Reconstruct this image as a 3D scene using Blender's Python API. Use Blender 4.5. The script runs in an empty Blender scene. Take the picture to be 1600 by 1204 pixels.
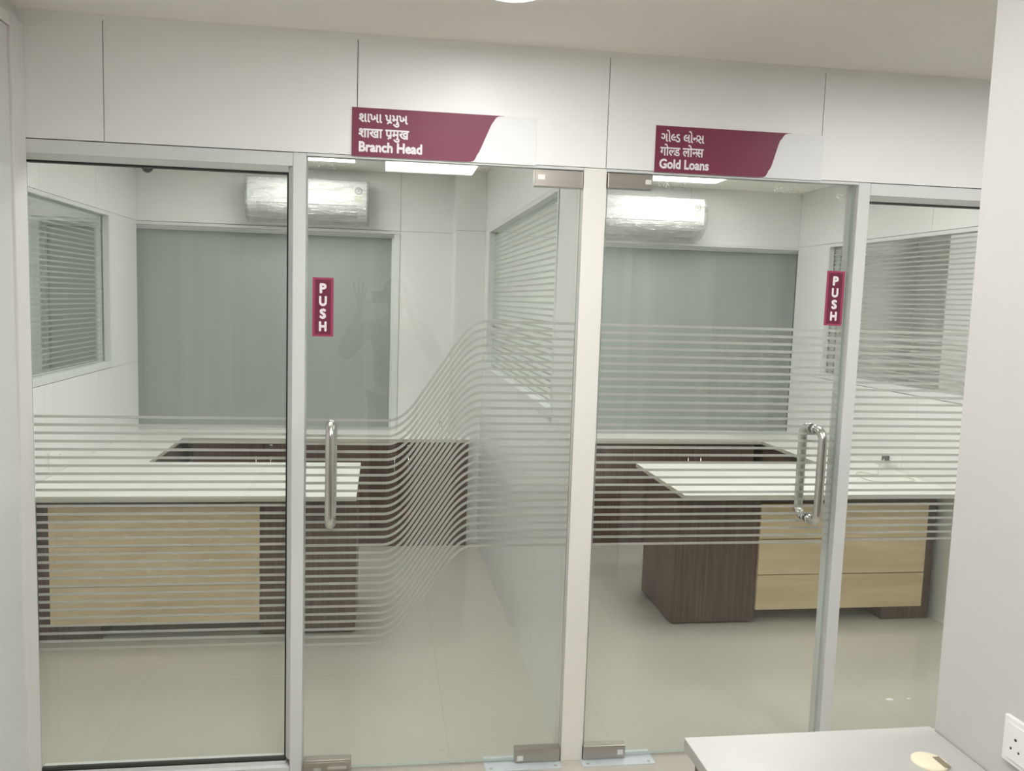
import bpy, bmesh, math, random
from mathutils import Vector, Matrix
from mathutils import noise as mnoise

# ------------------------------------------------------------------ camera, world, exposure
scn = bpy.context.scene
COL = scn.collection
YAW, PITCH, ROLL, FPX = 0.136301440, 0.0959409119, 0.0298795229, 1249.533
cam_data = bpy.data.cameras.new('camera')
cam = bpy.data.objects.new('camera', cam_data)
COL.objects.link(cam)
_f = Vector((math.sin(YAW)*math.cos(PITCH), math.cos(YAW)*math.cos(PITCH), -math.sin(PITCH)))
_r = Vector((math.cos(YAW), -math.sin(YAW), 0))
_u = _r.cross(_f)
_r2 = _r*math.cos(ROLL) + _u*math.sin(ROLL)
_u2 = -_r*math.sin(ROLL) + _u*math.cos(ROLL)
M = Matrix.Identity(4)
for i in range(3):
    M[i][0], M[i][1], M[i][2] = _r2[i], _u2[i], -_f[i]
M[0][3], M[1][3], M[2][3] = 0.0, -2.6, 1.6
cam.matrix_world = M
cam_data.sensor_fit = 'HORIZONTAL'
cam_data.sensor_width = 36.0
cam_data.lens = 36.0*FPX/1600.0
cam_data.shift_x = 33.77/1600.0
cam_data.shift_y = -12.79/1600.0
cam_data.clip_start = 0.01
scn.camera = cam
world = bpy.data.worlds.new('world')
scn.world = world
world.use_nodes = True
world.node_tree.nodes['Background'].inputs[0].default_value = (0.9, 0.95, 1.0, 1)
world.node_tree.nodes['Background'].inputs[1].default_value = 0.05
scn.view_settings.view_transform = 'Standard'
scn.view_settings.look = 'None'
scn.view_settings.gamma = 1.0
scn.view_settings.exposure = 1.38
scn.cycles.max_bounces = 14
scn.cycles.diffuse_bounces = 7
scn.cycles.glossy_bounces = 6
scn.cycles.transparent_max_bounces = 40
scn.cycles.caustics_reflective = False
scn.cycles.caustics_refractive = False
HALL_E, OFFICE_E, OFFICE_FILL_E, NEIGHBOUR_FILL_E, DOWN_E = 7.6, 4.6, 7.6, 6.0, 16.0     # lamp and added fill strengths

rnd = random.Random(7)

# ------------------------------------------------------------------ materials
def new_mat(name):
    m = bpy.data.materials.new(name); m.use_nodes = True
    nt = m.node_tree
    return m, nt, nt.nodes['Principled BSDF']

def N(nt, t, **kw):
    n = nt.nodes.new(t)
    for k, v in kw.items(): setattr(n, k, v)
    return n

def pmat(name, col, rough=0.5, metal=0.0, var=0.03, scale=(3, 3, 3), bump=0.0, bscale=60.0, spec=0.5, coat=0.0):
    m, nt, b = new_mat(name)
    b.inputs['Roughness'].default_value = rough
    b.inputs['Metallic'].default_value = metal
    b.inputs['Specular IOR Level'].default_value = spec
    b.inputs['Coat Weight'].default_value = coat
    b.inputs['Coat Roughness'].default_value = 0.08
    tc = N(nt, 'ShaderNodeTexCoord'); mp = N(nt, 'ShaderNodeMapping'); mp.inputs['Scale'].default_value = scale
    nz = N(nt, 'ShaderNodeTexNoise'); nz.inputs['Scale'].default_value = 1.0; nz.inputs['Detail'].default_value = 4
    nt.links.new(tc.outputs['Object'], mp.inputs[0]); nt.links.new(mp.outputs[0], nz.inputs['Vector'])
    rp = N(nt, 'ShaderNodeValToRGB')
    rp.color_ramp.elements[0].position = 0.3; rp.color_ramp.elements[1].position = 0.7
    rp.color_ramp.elements[0].color = tuple(c*(1-var) for c in col)+(1,)
    rp.color_ramp.elements[1].color = tuple(min(1, c*(1+var)) for c in col)+(1,)
    nt.links.new(nz.outputs['Fac'], rp.inputs[0]); nt.links.new(rp.outputs[0], b.inputs['Base Color'])
    if bump:
        n2 = N(nt, 'ShaderNodeTexNoise'); n2.inputs['Scale'].default_value = bscale
        bp = N(nt, 'ShaderNodeBump'); bp.inputs['Strength'].default_value = bump; bp.inputs['Distance'].default_value = 0.002
        nt.links.new(tc.outputs['Object'], n2.inputs['Vector']); nt.links.new(n2.outputs['Fac'], bp.inputs['Height'])
        nt.links.new(bp.outputs[0], b.inputs['Normal'])
    return m

def emat(name, col, strength):
    m, nt, b = new_mat(name)
    b.inputs['Base Color'].default_value = (0.85, 0.85, 0.85, 1)
    b.inputs['Emission Color'].default_value = tuple(col)+(1,)
    b.inputs['Emission Strength'].default_value = strength
    return m

WARM = (1.0, 0.99, 0.965)
HEAD = pmat('white_header_laminate', (0.86, 0.858, 0.85), 0.38, var=0.012, scale=(2, 2, 2))
LAM = pmat('white_laminate', (0.785, 0.785, 0.77), 0.38, var=0.012, scale=(2, 2, 2))
PAINT = pmat('white_wall_paint', (0.76, 0.75, 0.735), 0.6, var=0.012, bump=0.05, bscale=200)
CEIL = pmat('ceiling_paint', (0.87, 0.845, 0.80), 0.85, var=0.01)
ALU = pmat('white_powder_coat', (0.70, 0.715, 0.705), 0.32, var=0.01)
POSTM = pmat('cream_white_laminate', (0.81, 0.80, 0.755), 0.4, var=0.01)
DARKGAP = pmat('joint_shadow_gap', (0.10, 0.095, 0.085), 0.9, var=0.0)
GASKET = pmat('black_gasket', (0.012, 0.012, 0.012), 0.6)
STEEL = pmat('brushed_steel', (0.50, 0.47, 0.43), 0.32, 1.0, var=0.06, scale=(4, 4, 220))
STEELH = pmat('satin_steel_tube', (0.62, 0.61, 0.58), 0.26, 1.0, var=0.04, scale=(30, 30, 3))
CHROME = pmat('chrome', (0.78, 0.78, 0.77), 0.12, 1.0, var=0.01)
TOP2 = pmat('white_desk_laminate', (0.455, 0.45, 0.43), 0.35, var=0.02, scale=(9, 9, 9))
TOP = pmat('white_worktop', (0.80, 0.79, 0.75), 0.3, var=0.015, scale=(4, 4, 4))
EDGEB = pmat('beige_edge_band', (0.50, 0.47, 0.40), 0.5, var=0.02)
CREAM = pmat('cream_plastic', (0.80, 0.74, 0.56), 0.4, var=0.01)
WHITEPL = pmat('white_plastic', (0.80, 0.80, 0.78), 0.3, var=0.01)
MAROON = pmat('maroon_vinyl', (0.205, 0.036, 0.078), 0.42, var=0.02, spec=0.3)
PINK = pmat('pink_border_vinyl', (0.36, 0.058, 0.125), 0.3, var=0.02)
PUSHM = pmat('dark_maroon_vinyl', (0.17, 0.03, 0.062), 0.3, var=0.02)
SIGNW = pmat('white_sign_acrylic', (0.80, 0.81, 0.82), 0.4, var=0.005)
LETTER = pmat('white_lettering', (0.85, 0.80, 0.82), 0.4, var=0.005)
ACW = pmat('white_casing_plastic', (0.74, 0.745, 0.73), 0.35, var=0.01)
ACL = pmat('pale_grey_louvre_plastic', (0.62, 0.625, 0.605), 0.4, var=0.01)
BLACKPL = pmat('black_plastic', (0.02, 0.02, 0.022), 0.15, var=0.01)
PLATE = pmat('film_covered_steel_plate', (0.62, 0.68, 0.70), 0.3, 0.1, var=0.06, scale=(25, 25, 5))
CABLE = pmat('white_cable', (0.66, 0.64, 0.58), 0.5)
DARKGREY = pmat('dark_grey_plastic', (0.12, 0.12, 0.12), 0.5)
STICKER = pmat('silver_sticker_ink', (0.42, 0.42, 0.40), 0.5)
YELLOWS = pmat('pale_yellow_label', (0.66, 0.65, 0.52), 0.5)
DARKSLOT = pmat('slot_shadow_brown', (0.22, 0.19, 0.13), 0.6)
GLASSEDGE = pmat('green_glass_edge', (0.36, 0.42, 0.39), 0.15, var=0.02)

def wood(name, c1, c2, scale, rough):
    m, nt, b = new_mat(name)
    b.inputs['Roughness'].default_value = rough
    tc = N(nt, 'ShaderNodeTexCoord'); mp = N(nt, 'ShaderNodeMapping'); mp.inputs['Scale'].default_value = scale
    nz = N(nt, 'ShaderNodeTexNoise'); nz.inputs['Scale'].default_value = 1.0; nz.inputs['Detail'].default_value = 6; nz.inputs['Distortion'].default_value = 0.4
    rp = N(nt, 'ShaderNodeValToRGB')
    rp.color_ramp.elements[0].position = 0.33; rp.color_ramp.elements[1].position = 0.68
    rp.color_ramp.elements[0].color = c1+(1,); rp.color_ramp.elements[1].color = c2+(1,)
    nt.links.new(tc.outputs['Object'], mp.inputs[0]); nt.links.new(mp.outputs[0], nz.inputs['Vector'])
    nt.links.new(nz.outputs['Fac'], rp.inputs[0]); nt.links.new(rp.outputs[0], b.inputs['Base Color'])
    return m
WENGE = wood('wenge_veneer', (0.082, 0.052, 0.042), (0.150, 0.098, 0.080), (130, 130, 3), 0.35)
MAPLE = wood('maple_veneer', (0.66, 0.515, 0.325), (0.80, 0.655, 0.445), (2.2, 9, 16), 0.4)

def floor_mat():
    m, nt, b = new_mat('polished_vitrified_tile')
    b.inputs['Roughness'].default_value = 0.14
    b.inputs['Specular IOR Level'].default_value = 0.5
    tc = N(nt, 'ShaderNodeTexCoord'); mp = N(nt, 'ShaderNodeMapping')
    mp.inputs['Location'].default_value = (-0.26, -0.10, 0)
    br = N(nt, 'ShaderNodeTexBrick'); br.offset = 0.0; br.squash = 1.0
    br.inputs['Scale'].default_value = 1.0; br.inputs['Brick Width'].default_value = 0.6; br.inputs['Row Height'].default_value = 0.6
    br.inputs['Mortar Size'].default_value = 0.0015; br.inputs['Mortar Smooth'].default_value = 0.4
    br.inputs['Color1'].default_value = (0.545, 0.52, 0.465, 1); br.inputs['Color2'].default_value = (0.558, 0.533, 0.478, 1)
    br.inputs['Mortar'].default_value = (0.485, 0.46, 0.41, 1)
    nz = N(nt, 'ShaderNodeTexNoise'); nz.inputs['Scale'].default_value = 2.2; nz.inputs['Detail'].default_value = 5
    mx = N(nt, 'ShaderNodeMixRGB'); mx.blend_type = 'MULTIPLY'; mx.inputs[0].default_value = 0.10
    nt.links.new(tc.outputs['Object'], mp.inputs[0]); nt.links.new(mp.outputs[0], br.inputs['Vector'])
    nt.links.new(tc.outputs['Object'], nz.inputs['Vector'])
    nt.links.new(br.outputs['Color'], mx.inputs[1]); nt.links.new(nz.outputs['Fac'], mx.inputs[2])
    nt.links.new(mx.outputs[0], b.inputs['Base Color'])
    return m
FLOOR = floor_mat()

def glass_mat(name, tint, k):
    m = bpy.data.materials.new(name); m.use_nodes = True
    nt = m.node_tree; nt.nodes.clear()
    out = N(nt, 'ShaderNodeOutputMaterial')
    tr = N(nt, 'ShaderNodeBsdfTransparent'); tr.inputs[0].default_value = tint+(1,)
    tr2 = N(nt, 'ShaderNodeBsdfTransparent'); tr2.inputs[0].default_value = (1, 1, 1, 1)
    gl = N(nt, 'ShaderNodeBsdfGlossy'); gl.inputs['Roughness'].default_value = 0.0
    gl.inputs['Color'].default_value = (0.93, 1.0, 0.96, 1)
    fr = N(nt, 'ShaderNodeFresnel'); fr.inputs['IOR'].default_value = 1.5
    mu = N(nt, 'ShaderNodeMath', operation='MULTIPLY', use_clamp=True); mu.inputs[1].default_value = k
    ge = N(nt, 'ShaderNodeNewGeometry')
    m1 = N(nt, 'ShaderNodeMixShader'); m2 = N(nt, 'ShaderNodeMixShader')
    nt.links.new(fr.outputs[0], mu.inputs[0]); nt.links.new(mu.outputs[0], m1.inputs[0])
    nt.links.new(tr.outputs[0], m1.inputs[1]); nt.links.new(gl.outputs[0], m1.inputs[2])
    nt.links.new(ge.outputs['Backfacing'], m2.inputs[0])
    nt.links.new(m1.outputs[0], m2.inputs[1]); nt.links.new(tr2.outputs[0], m2.inputs[2])
    nt.links.new(m2.outputs[0], out.inputs[0])
    return m
GLASS = glass_mat('clear_toughened_glass', (0.925, 0.955, 0.93), 1.9)
GLASS2 = glass_mat('clear_partition_glass', (0.93, 0.955, 0.935), 1.9)

def film_mat(name, col, alpha):
    m = bpy.data.materials.new(name); m.use_nodes = True
    nt = m.node_tree; nt.nodes.clear()
    out = N(nt, 'ShaderNodeOutputMaterial')
    tr = N(nt, 'ShaderNodeBsdfTransparent')
    di = N(nt, 'ShaderNodeBsdfDiffuse'); di.inputs[0].default_value = col+(1,)
    tl = N(nt, 'ShaderNodeBsdfTranslucent'); tl.inputs[0].default_value = col+(1,)
    tc = N(nt, 'ShaderNodeTexCoord'); nz = N(nt, 'ShaderNodeTexNoise'); nz.inputs['Scale'].default_value = 300
    rp = N(nt, 'ShaderNodeMapRange'); rp.inputs['To Min'].default_value = alpha-0.02; rp.inputs['To Max'].default_value = alpha+0.02
    m0 = N(nt, 'ShaderNodeMixShader'); m0.inputs[0].default_value = 0.45
    m1 = N(nt, 'ShaderNodeMixShader')
    nt.links.new(tc.outputs['Object'], nz.inputs['Vector']); nt.links.new(nz.outputs['Fac'], rp.inputs['Value'])
    nt.links.new(di.outputs[0], m0.inputs[1]); nt.links.new(tl.outputs[0], m0.inputs[2])
    nt.links.new(rp.outputs[0], m1.inputs[0]); nt.links.new(tr.outputs[0], m1.inputs[1]); nt.links.new(m0.outputs[0], m1.inputs[2])
    nt.links.new(m1.outputs[0], out.inputs[0])
    return m
FILM = film_mat('frosted_vinyl_film', (0.545, 0.535, 0.505), 0.93)
FILM2 = film_mat('frosted_vinyl_film_inner', (0.50, 0.505, 0.475), 0.97)

def pane_mat():
    m, nt, b = new_mat('grey_green_back_painted_pane')
    b.inputs['Roughness'].default_value = 0.35
    tc = N(nt, 'ShaderNodeTexCoord'); mp = N(nt, 'ShaderNodeMapping'); mp.inputs['Scale'].default_value = (9, 1, 0.15)
    nz = N(nt, 'ShaderNodeTexNoise'); nz.inputs['Scale'].default_value = 1.0; nz.inputs['Detail'].default_value = 5
    rp = N(nt, 'ShaderNodeValToRGB')
    rp.color_ramp.elements[0].position = 0.3; rp.color_ramp.elements[1].position = 0.7
    rp.color_ramp.elements[0].color = (0.315, 0.345, 0.318, 1); rp.color_ramp.elements[1].color = (0.365, 0.395, 0.368, 1)
    nt.links.new(tc.outputs['Object'], mp.inputs[0]); nt.links.new(mp.outputs[0], nz.inputs['Vector'])
    nt.links.new(nz.outputs['Fac'], rp.inputs[0]); nt.links.new(rp.outputs[0], b.inputs['Base Color'])
    return m
PANE = pane_mat()

def wrap_mat():
    m = bpy.data.materials.new('clear_plastic_wrap'); m.use_nodes = True
    nt = m.node_tree; nt.nodes.clear()
    out = N(nt, 'ShaderNodeOutputMaterial')
    tr = N(nt, 'ShaderNodeBsdfTransparent'); tr.inputs[0].default_value = (0.96, 0.97, 0.96, 1)
    gl = N(nt, 'ShaderNodeBsdfGlossy'); gl.inputs['Roughness'].default_value = 0.16; gl.inputs['Color'].default_value = (0.9, 0.9, 0.9, 1)
    di = N(nt, 'ShaderNodeBsdfDiffuse'); di.inputs[0].default_value = (0.8, 0.81, 0.79, 1)
    tc = N(nt, 'ShaderNodeTexCoord')
    hs = []
    for rot, sc, scale in (((0, 0.75, 0), (3, 4, 22), 1.0), ((0, -0.55, 0), (4, 4, 26), 1.2), ((0, 1.25, 0), (5, 4, 14), 1.6)):
        mp = N(nt, 'ShaderNodeMapping'); mp.inputs['Scale'].default_value = sc; mp.inputs['Rotation'].default_value = rot
        nz = N(nt, 'ShaderNodeTexNoise'); nz.inputs['Scale'].default_value = scale; nz.inputs['Detail'].default_value = 3; nz.inputs['Distortion'].default_value = 0.6
        rg = N(nt, 'ShaderNodeMath', operation='SUBTRACT'); rg.inputs[1].default_value = 0.5
        ab = N(nt, 'ShaderNodeMath', operation='ABSOLUTE')
        nt.links.new(tc.outputs['Object'], mp.inputs[0]); nt.links.new(mp.outputs[0], nz.inputs['Vector']); nt.links.new(nz.outputs['Fac'], rg.inputs[0]); nt.links.new(rg.outputs[0], ab.inputs[0])
        hs.append(ab)
    a1 = N(nt, 'ShaderNodeMath', operation='ADD'); a2 = N(nt, 'ShaderNodeMath', operation='ADD')
    nt.links.new(hs[0].outputs[0], a1.inputs[0]); nt.links.new(hs[1].outputs[0], a1.inputs[1]); nt.links.new(a1.outputs[0], a2.inputs[0]); nt.links.new(hs[2].outputs[0], a2.inputs[1])
    bp = N(nt, 'ShaderNodeBump'); bp.inputs['Strength'].default_value = 1.0; bp.inputs['Distance'].default_value = 0.05; bp.invert = True
    nt.links.new(a2.outputs[0], bp.inputs['Height'])
    nt.links.new(bp.outputs[0], gl.inputs['Normal']); nt.links.new(bp.outputs[0], di.inputs['Normal'])
    rp = N(nt, 'ShaderNodeMapRange'); rp.inputs['From Min'].default_value = 0.10; rp.inputs['From Max'].default_value = 0.32
    rp.inputs['To Min'].default_value = 0.34; rp.inputs['To Max'].default_value = 0.10
    nt.links.new(a2.outputs[0], rp.inputs['Value'])
    m0 = N(nt, 'ShaderNodeMixShader'); m0.inputs[0].default_value = 0.6
    m1 = N(nt, 'ShaderNodeMixShader'); nt.links.new(rp.outputs[0], m1.inputs[0])
    nt.links.new(gl.outputs[0], m0.inputs[1]); nt.links.new(di.outputs[0], m0.inputs[2])
    nt.links.new(tr.outputs[0], m1.inputs[1]); nt.links.new(m0.outputs[0], m1.inputs[2])
    nt.links.new(m1.outputs[0], out.inputs[0])
    return m
WRAP = wrap_mat()
LAMP_HALL = emat('hall_lamp_diffuser', WARM, HALL_E)
LAMP_OFFICE = emat('office_lamp_diffuser', WARM, OFFICE_E)
FILL_NEAR = emat('office_front_fill_diffuser', WARM, OFFICE_FILL_E)
FILL_NEAR_LEFT = emat('left_office_front_fill_diffuser', WARM, OFFICE_FILL_E*0.72)
FILL_NEXT_RIGHT = emat('right_neighbour_fill_diffuser', WARM, NEIGHBOUR_FILL_E*1.25)
FILL_NEXT = emat('neighbour_fill_diffuser', WARM, NEIGHBOUR_FILL_E)
LAMP_DOWN = emat('downlight_diffuser', WARM, DOWN_E)

# ------------------------------------------------------------------ mesh builder and scene helpers
class MB:
    def __init__(s): s.v = []; s.f = []; s.m = []; s.sm = []
    def add(s, verts, faces, m=0, smooth=False):
        o = len(s.v); s.v += [tuple(v) for v in verts]
        for f in faces: s.f.append([i+o for i in f]); s.m.append(m); s.sm.append(smooth)
        return s
    def box(s, x0, x1, y0, y1, z0, z1, m=0):
        x0, x1 = min(x0, x1), max(x0, x1); y0, y1 = min(y0, y1), max(y0, y1); z0, z1 = min(z0, z1), max(z0, z1)
        v = [(x0,y0,z0),(x1,y0,z0),(x1,y1,z0),(x0,y1,z0),(x0,y0,z1),(x1,y0,z1),(x1,y1,z1),(x0,y1,z1)]
        ms = m if isinstance(m, (list, tuple)) else [m]*6
        for f, k in zip([(0,3,2,1),(4,5,6,7),(0,1,5,4),(2,3,7,6),(0,4,7,3),(1,2,6,5)], ms): s.add([v[i] for i in f], [(0,1,2,3)], k)
        return s
    def prism(s, poly, axis, a, b, m=0, smooth=False):
        """poly = list of 2-D points; axis 'x' -> (y,z), 'y' -> (x,z), 'z' -> (x,y)"""
        def P(p, t): return {'x': (t, p[0], p[1]), 'y': (p[0], t, p[1]), 'z': (p[0], p[1], t)}[axis]
        n = len(poly)
        vs = [P(p, a) for p in poly]+[P(p, b) for p in poly]
        s.add(vs, [tuple(range(n))[::-1], tuple(range(n, 2*n))], m)
        s.add(vs, [(i, (i+1) % n, n+(i+1) % n, n+i) for i in range(n)], m, smooth)
        return s
    def tube(s, pts, r, seg=14, m=0, caps=True):
        pts = [Vector(p) for p in pts]; rings = []
        up = None
        for i, p in enumerate(pts):
            a = pts[max(0, i-1)]; b = pts[min(len(pts)-1, i+1)]; t = (b-a).normalized()
            if up is None:
                up = Vector((0, 0, 1)) if abs(t.z) < .9 else Vector((1, 0, 0))
            n = (up-t*up.dot(t)).normalized(); up = n; bn = t.cross(n)
            rr = r[i] if isinstance(r, (list, tuple)) else r
            rings.append([p+(n*math.cos(2*math.pi*k/seg)+bn*math.sin(2*math.pi*k/seg))*rr for k in range(seg)])
        o = [v for R in rings for v in R]; fs = []
        for i in range(len(rings)-1):
            for k in range(seg): fs.append((i*seg+k, i*seg+(k+1) % seg, (i+1)*seg+(k+1) % seg, (i+1)*seg+k))
        s.add(o, fs, m, True)
        if caps:
            s.add(rings[0], [tuple(range(seg))[::-1]], m); s.add(rings[-1], [tuple(range(seg))], m)
        return s
    def lathe(s, c, prof, seg=32, m=0, axis='z'):
        vs = []; n = len(prof)
        for r, h in prof:
            for k in range(seg):
                a = 2*math.pi*k/seg; p = (r*math.cos(a), r*math.sin(a), h)
                if axis == 'y': p = (p[0], -p[2], p[1])
                vs.append((c[0]+p[0], c[1]+p[1], c[2]+p[2]))
        fs = [(i*seg+k, i*seg+(k+1) % seg, (i+1)*seg+(k+1) % seg, (i+1)*seg+k) for i in range(n-1) for k in range(seg)]
        return s.add(vs, fs, m, True)
    def build(s, name, mats, parent=None, bevel=0.0, weld=False):
        off = WORLD_AT.get(parent.name, Vector()) if parent else Vector()
        me = bpy.data.meshes.new(name)
        me.from_pydata([tuple(Vector(v)-off) for v in s.v], [], s.f)
        for mt in (mats if isinstance(mats, (list, tuple)) else [mats]): me.materials.append(mt)
        me.polygons.foreach_set('material_index', s.m)
        me.polygons.foreach_set('use_smooth', s.sm)
        bm = bmesh.new(); bm.from_mesh(me); bmesh.ops.remove_doubles(bm, verts=bm.verts, dist=1e-5)
        bmesh.ops.recalc_face_normals(bm, faces=bm.faces); bm.to_mesh(me); bm.free()
        me.update()
        o = bpy.data.objects.new(name, me); COL.objects.link(o)
        if parent: o.parent = parent
        WORLD_AT[o.name] = off.copy()
        if bevel:
            b = o.modifiers.new('bevel', 'BEVEL'); b.width = bevel; b.segments = 2; b.limit_method = 'ANGLE'; b.angle_limit = math.radians(50)
        return o
WORLD_AT = {}
def tag(o, label, cat, group=None, kind=None):
    o['label'] = label; o['category'] = cat
    if group: o['group'] = group
    if kind: o['kind'] = kind
    return o
def thing(name, loc, label, cat, group=None, kind=None):
    o = bpy.data.objects.new(name, None); COL.objects.link(o); o.location = loc; o.empty_display_size = 0.1
    WORLD_AT[o.name] = Vector(loc)
    return tag(o, label, cat, group, kind)
def struct(o, label, cat): return tag(o, label, cat, None, 'structure')

XL, XML, XMR, XR = -1.55, 0.646, 0.72, 2.91       # office side faces
YB, YCOL, YP = 2.78, 2.52, 2.86                   # back wall, column front, back window pane
ZC, ZH, ZT = 2.41, 2.04, 0.705                    # ceiling, header underside, worktop level

# ------------------------------------------------------------------ floor and ceiling
struct(MB().box(-4.2, 5.6, -5.2, 3.0, -0.1, 0).build('floor', FLOOR), 'polished beige vitrified tile floor running through the hall and both offices', 'floor')
struct(MB().box(-4.2, 5.6, -5.2, 3.0, ZC, ZC+0.1).build('ceiling', CEIL), 'flat off-white ceiling over the hall and the glazed offices', 'ceiling')

# ------------------------------------------------------------------ front header
h = MB()
xs = [-1.075, -0.838, -0.088, 0.718, 1.464, 2.30, 3.3]
for a, b in zip(xs[:-1], xs[1:]): h.box(a+0.0013, b-0.0013, 0, 0.018, ZH+0.001, 2.392)
h.box(xs[0], xs[-1], 0.0, 0.018, 2.3921, ZC)
h.box(xs[0], xs[-1], 0.008, 0.07, ZH+0.001, ZC, 1)
h.box(xs[0], xs[-1], 0.07, 0.085, ZH+0.001, ZC)
struct(h.build('wall_front', [HEAD, DARKGAP]), 'white laminate panelled header wall above the glass office fronts', 'wall')

# centre post between the doors and the front ends of the side partitions
p = MB(); p.box(0.645, 0.722, 0, 0.085, 0, ZH-0.001)
struct(p.build('trim_1', POSTM, bevel=0.0015), 'cream-white post between the two glass doors', 'post')

# ------------------------------------------------------------------ fixed glazing and mullions on the front
def strips(mb, x0, x1, zfun, n=30, pitch=0.0260, w=0.0088, y=0.02, step=None):
    for i in range(n):
        if step is None: xs_ = [x0, x1]
        else:
            k = int((x1-x0)/step)+1; xs_ = [x0+(x1-x0)*j/k for j in range(k+1)]
        top = []; bot = []
        for x in xs_:
            z = zfun(x, i); e = 1e-3; d = (zfun(x+e, i)-zfun(x-e, i))/(2*e)
            nl = math.sqrt(1+d*d); nx, nz = -d/nl, 1/nl
            if abs(x-x0) < 1e-9 or abs(x-x1) < 1e-9: nx, nz = 0, 1*nl if nl < 1.2 else 1
            top.append((x+nx*w/2, y, z+nz*w/2)); bot.append((x-nx*w/2, y, z-nz*w/2))
        k = len(xs_)
        mb.add(bot+top, [(j, j+1, k+j+1, k+j) for j in range(k-1)])
    return mb
Z0L, Z0R = 1.198, 1.530
def zs(x, i):
    mid = 0.184-0.0009*i; t = (x-(mid-0.158))/0.316; b_ = 0.30; m_ = 1/(1-b_)
    t = max(0.0, min(1.0, t))
    if t < b_: t = m_*t*t/(2*b_)
    elif t > 1-b_: t = 1-m_*(1-t)**2/(2*b_)
    else: t = m_*(t-b_/2)
    return Z0L+(Z0R-Z0L)*t-0.0261*i

def pane(mb, x0, x1, y0, y1, z0, z1): return mb.box(x0, x1, y0, y1, z0, z1, [1, 1, 0, 0, 1, 1])

w1 = thing('window_1', (-0.68, 0.03, 0), 'tall fixed glass panel in white aluminium frame, left of the first door', 'window', None, 'structure')
fr = MB()
fr.box(-1.075, -0.2835, 0, 0.07, ZH-0.043, ZH-0.002)                                      # top rail
fr.prism([(0.002, ZH-0.043), (0.07, ZH-0.043), (0.07, ZH-0.060), (0.022, ZH-0.060)], 'x', -1.075, -0.297)
fr.box(-0.2825, -0.2425, 0, 0.075, 0, ZH-0.001)                                            # mullion
fr.prism([(-0.2830, 0.003), (-0.2830, 0.07), (-0.298, 0.07), (-0.298, 0.022)], 'z', 0.05, ZH-0.043)
fr.box(-1.075, -0.2835, 0, 0.07, 0, 0.026); fr.box(-1.075, -0.297, 0.018, 0.07, 0.026, 0.038)
fr.build('window_frame', ALU, w1, bevel=0.001)
g = MB()
g.box(-1.073, -0.298, 0.021, 0.046, ZH-0.0655, ZH-0.060); g.box(-0.3025, -0.298, 0.021, 0.046, 0.038, ZH-0.06); g.box(-1.073, -0.298, 0.021, 0.046, 0.038, 0.043)
g.build('gasket', GASKET, w1)
pane(MB(), -1.073, -0.300, 0.028, 0.038, 0.04, ZH-0.062).build('glass_pane', [GLASS, GLASSEDGE], w1)
strips(MB(), -1.072, -0.303, lambda x, i: Z0L-0.0261*i, y=0.0385).build('frosted_film', FILM, w1)

w2 = thing('window_2', (2.2, 0.03, 0), 'fixed glass panel in white frame at right, beside the hall partition', 'window', None, 'structure')
fr = MB()
fr.box(1.6560, 2.93, 0, 0.07, ZH-0.043, ZH-0.002)
fr.prism([(0.002, ZH-0.043), (0.07, ZH-0.043), (0.07, ZH-0.060), (0.022, ZH-0.060)], 'x', 1.655, 2.93)
fr.box(1.612, 1.655, 0, 0.075, 0, ZH-0.001)
fr.box(1.6560, 2.93, 0, 0.07, 0, 0.010); fr.box(1.655, 2.93, 0.018, 0.07, 0.010, 0.016)
fr.box(2.89, 2.93, 0.0, 0.07, 0.026, ZH-0.043)
fr.build('window_frame', ALU, w2, bevel=0.001)
g = MB(); g.box(1.655, 2.89, 0.021, 0.046, ZH-0.0655, ZH-0.060); g.box(1.655, 2.89, 0.021, 0.046, 0.016, 0.020)
g.build('gasket', GASKET, w2)
pane(MB(), 1.655, 2.89, 0.028, 0.038, 0.018, ZH-0.062).build('glass_pane', [GLASS, GLASSEDGE], w2)
strips(MB(), 1.656, 2.889, lambda x, i: Z0R-0.0261*i, y=0.0385).build('frosted_film', FILM, w2)

# ------------------------------------------------------------------ text
_tc = {}
def glyph(s, off=0.012):
    key = (s, off)
    if key in _tc: return _tc[key]
    c = bpy.data.curves.new('lettering_curve', 'FONT'); c.body = s; c.offset = off; c.resolution_u = 3; c.fill_mode = 'FRONT'
    o = bpy.data.objects.new('lettering_curve', c); COL.objects.link(o)
    bpy.context.view_layer.update()
    me = bpy.data.meshes.new_from_object(o.evaluated_get(bpy.context.evaluated_depsgraph_get()))
    vs = [(v.co.x, v.co.y) for v in me.vertices]; fs = [tuple(p.vertices) for p in me.polygons]
    bpy.data.objects.remove(o); bpy.data.curves.remove(c); bpy.data.meshes.remove(me)
    _tc[key] = (vs, fs); return vs, fs
def maxx(s): return max(v[0] for v in glyph(s, 0)[0])
def adv(s): return maxx(s+'H')-maxx('H')
def cut(vs, fs, x):
    """keep what lies left of x (half forms: the glyph without its stem)"""
    bm = bmesh.new(); bv = [bm.verts.new((a, b, 0)) for a, b in vs]
    for f in fs:
        try: bm.faces.new([bv[i] for i in f])
        except ValueError: pass
    bmesh.ops.bisect_plane(bm, geom=bm.verts[:]+bm.edges[:]+bm.faces[:], plane_co=(x, 0, 0), plane_no=(1, 0, 0), clear_outer=True)
    bm.verts.index_update()
    r = ([(v.co.x, v.co.y) for v in bm.verts], [tuple(v.index for v in f.verts) for f in bm.faces]); bm.free(); return r
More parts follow.
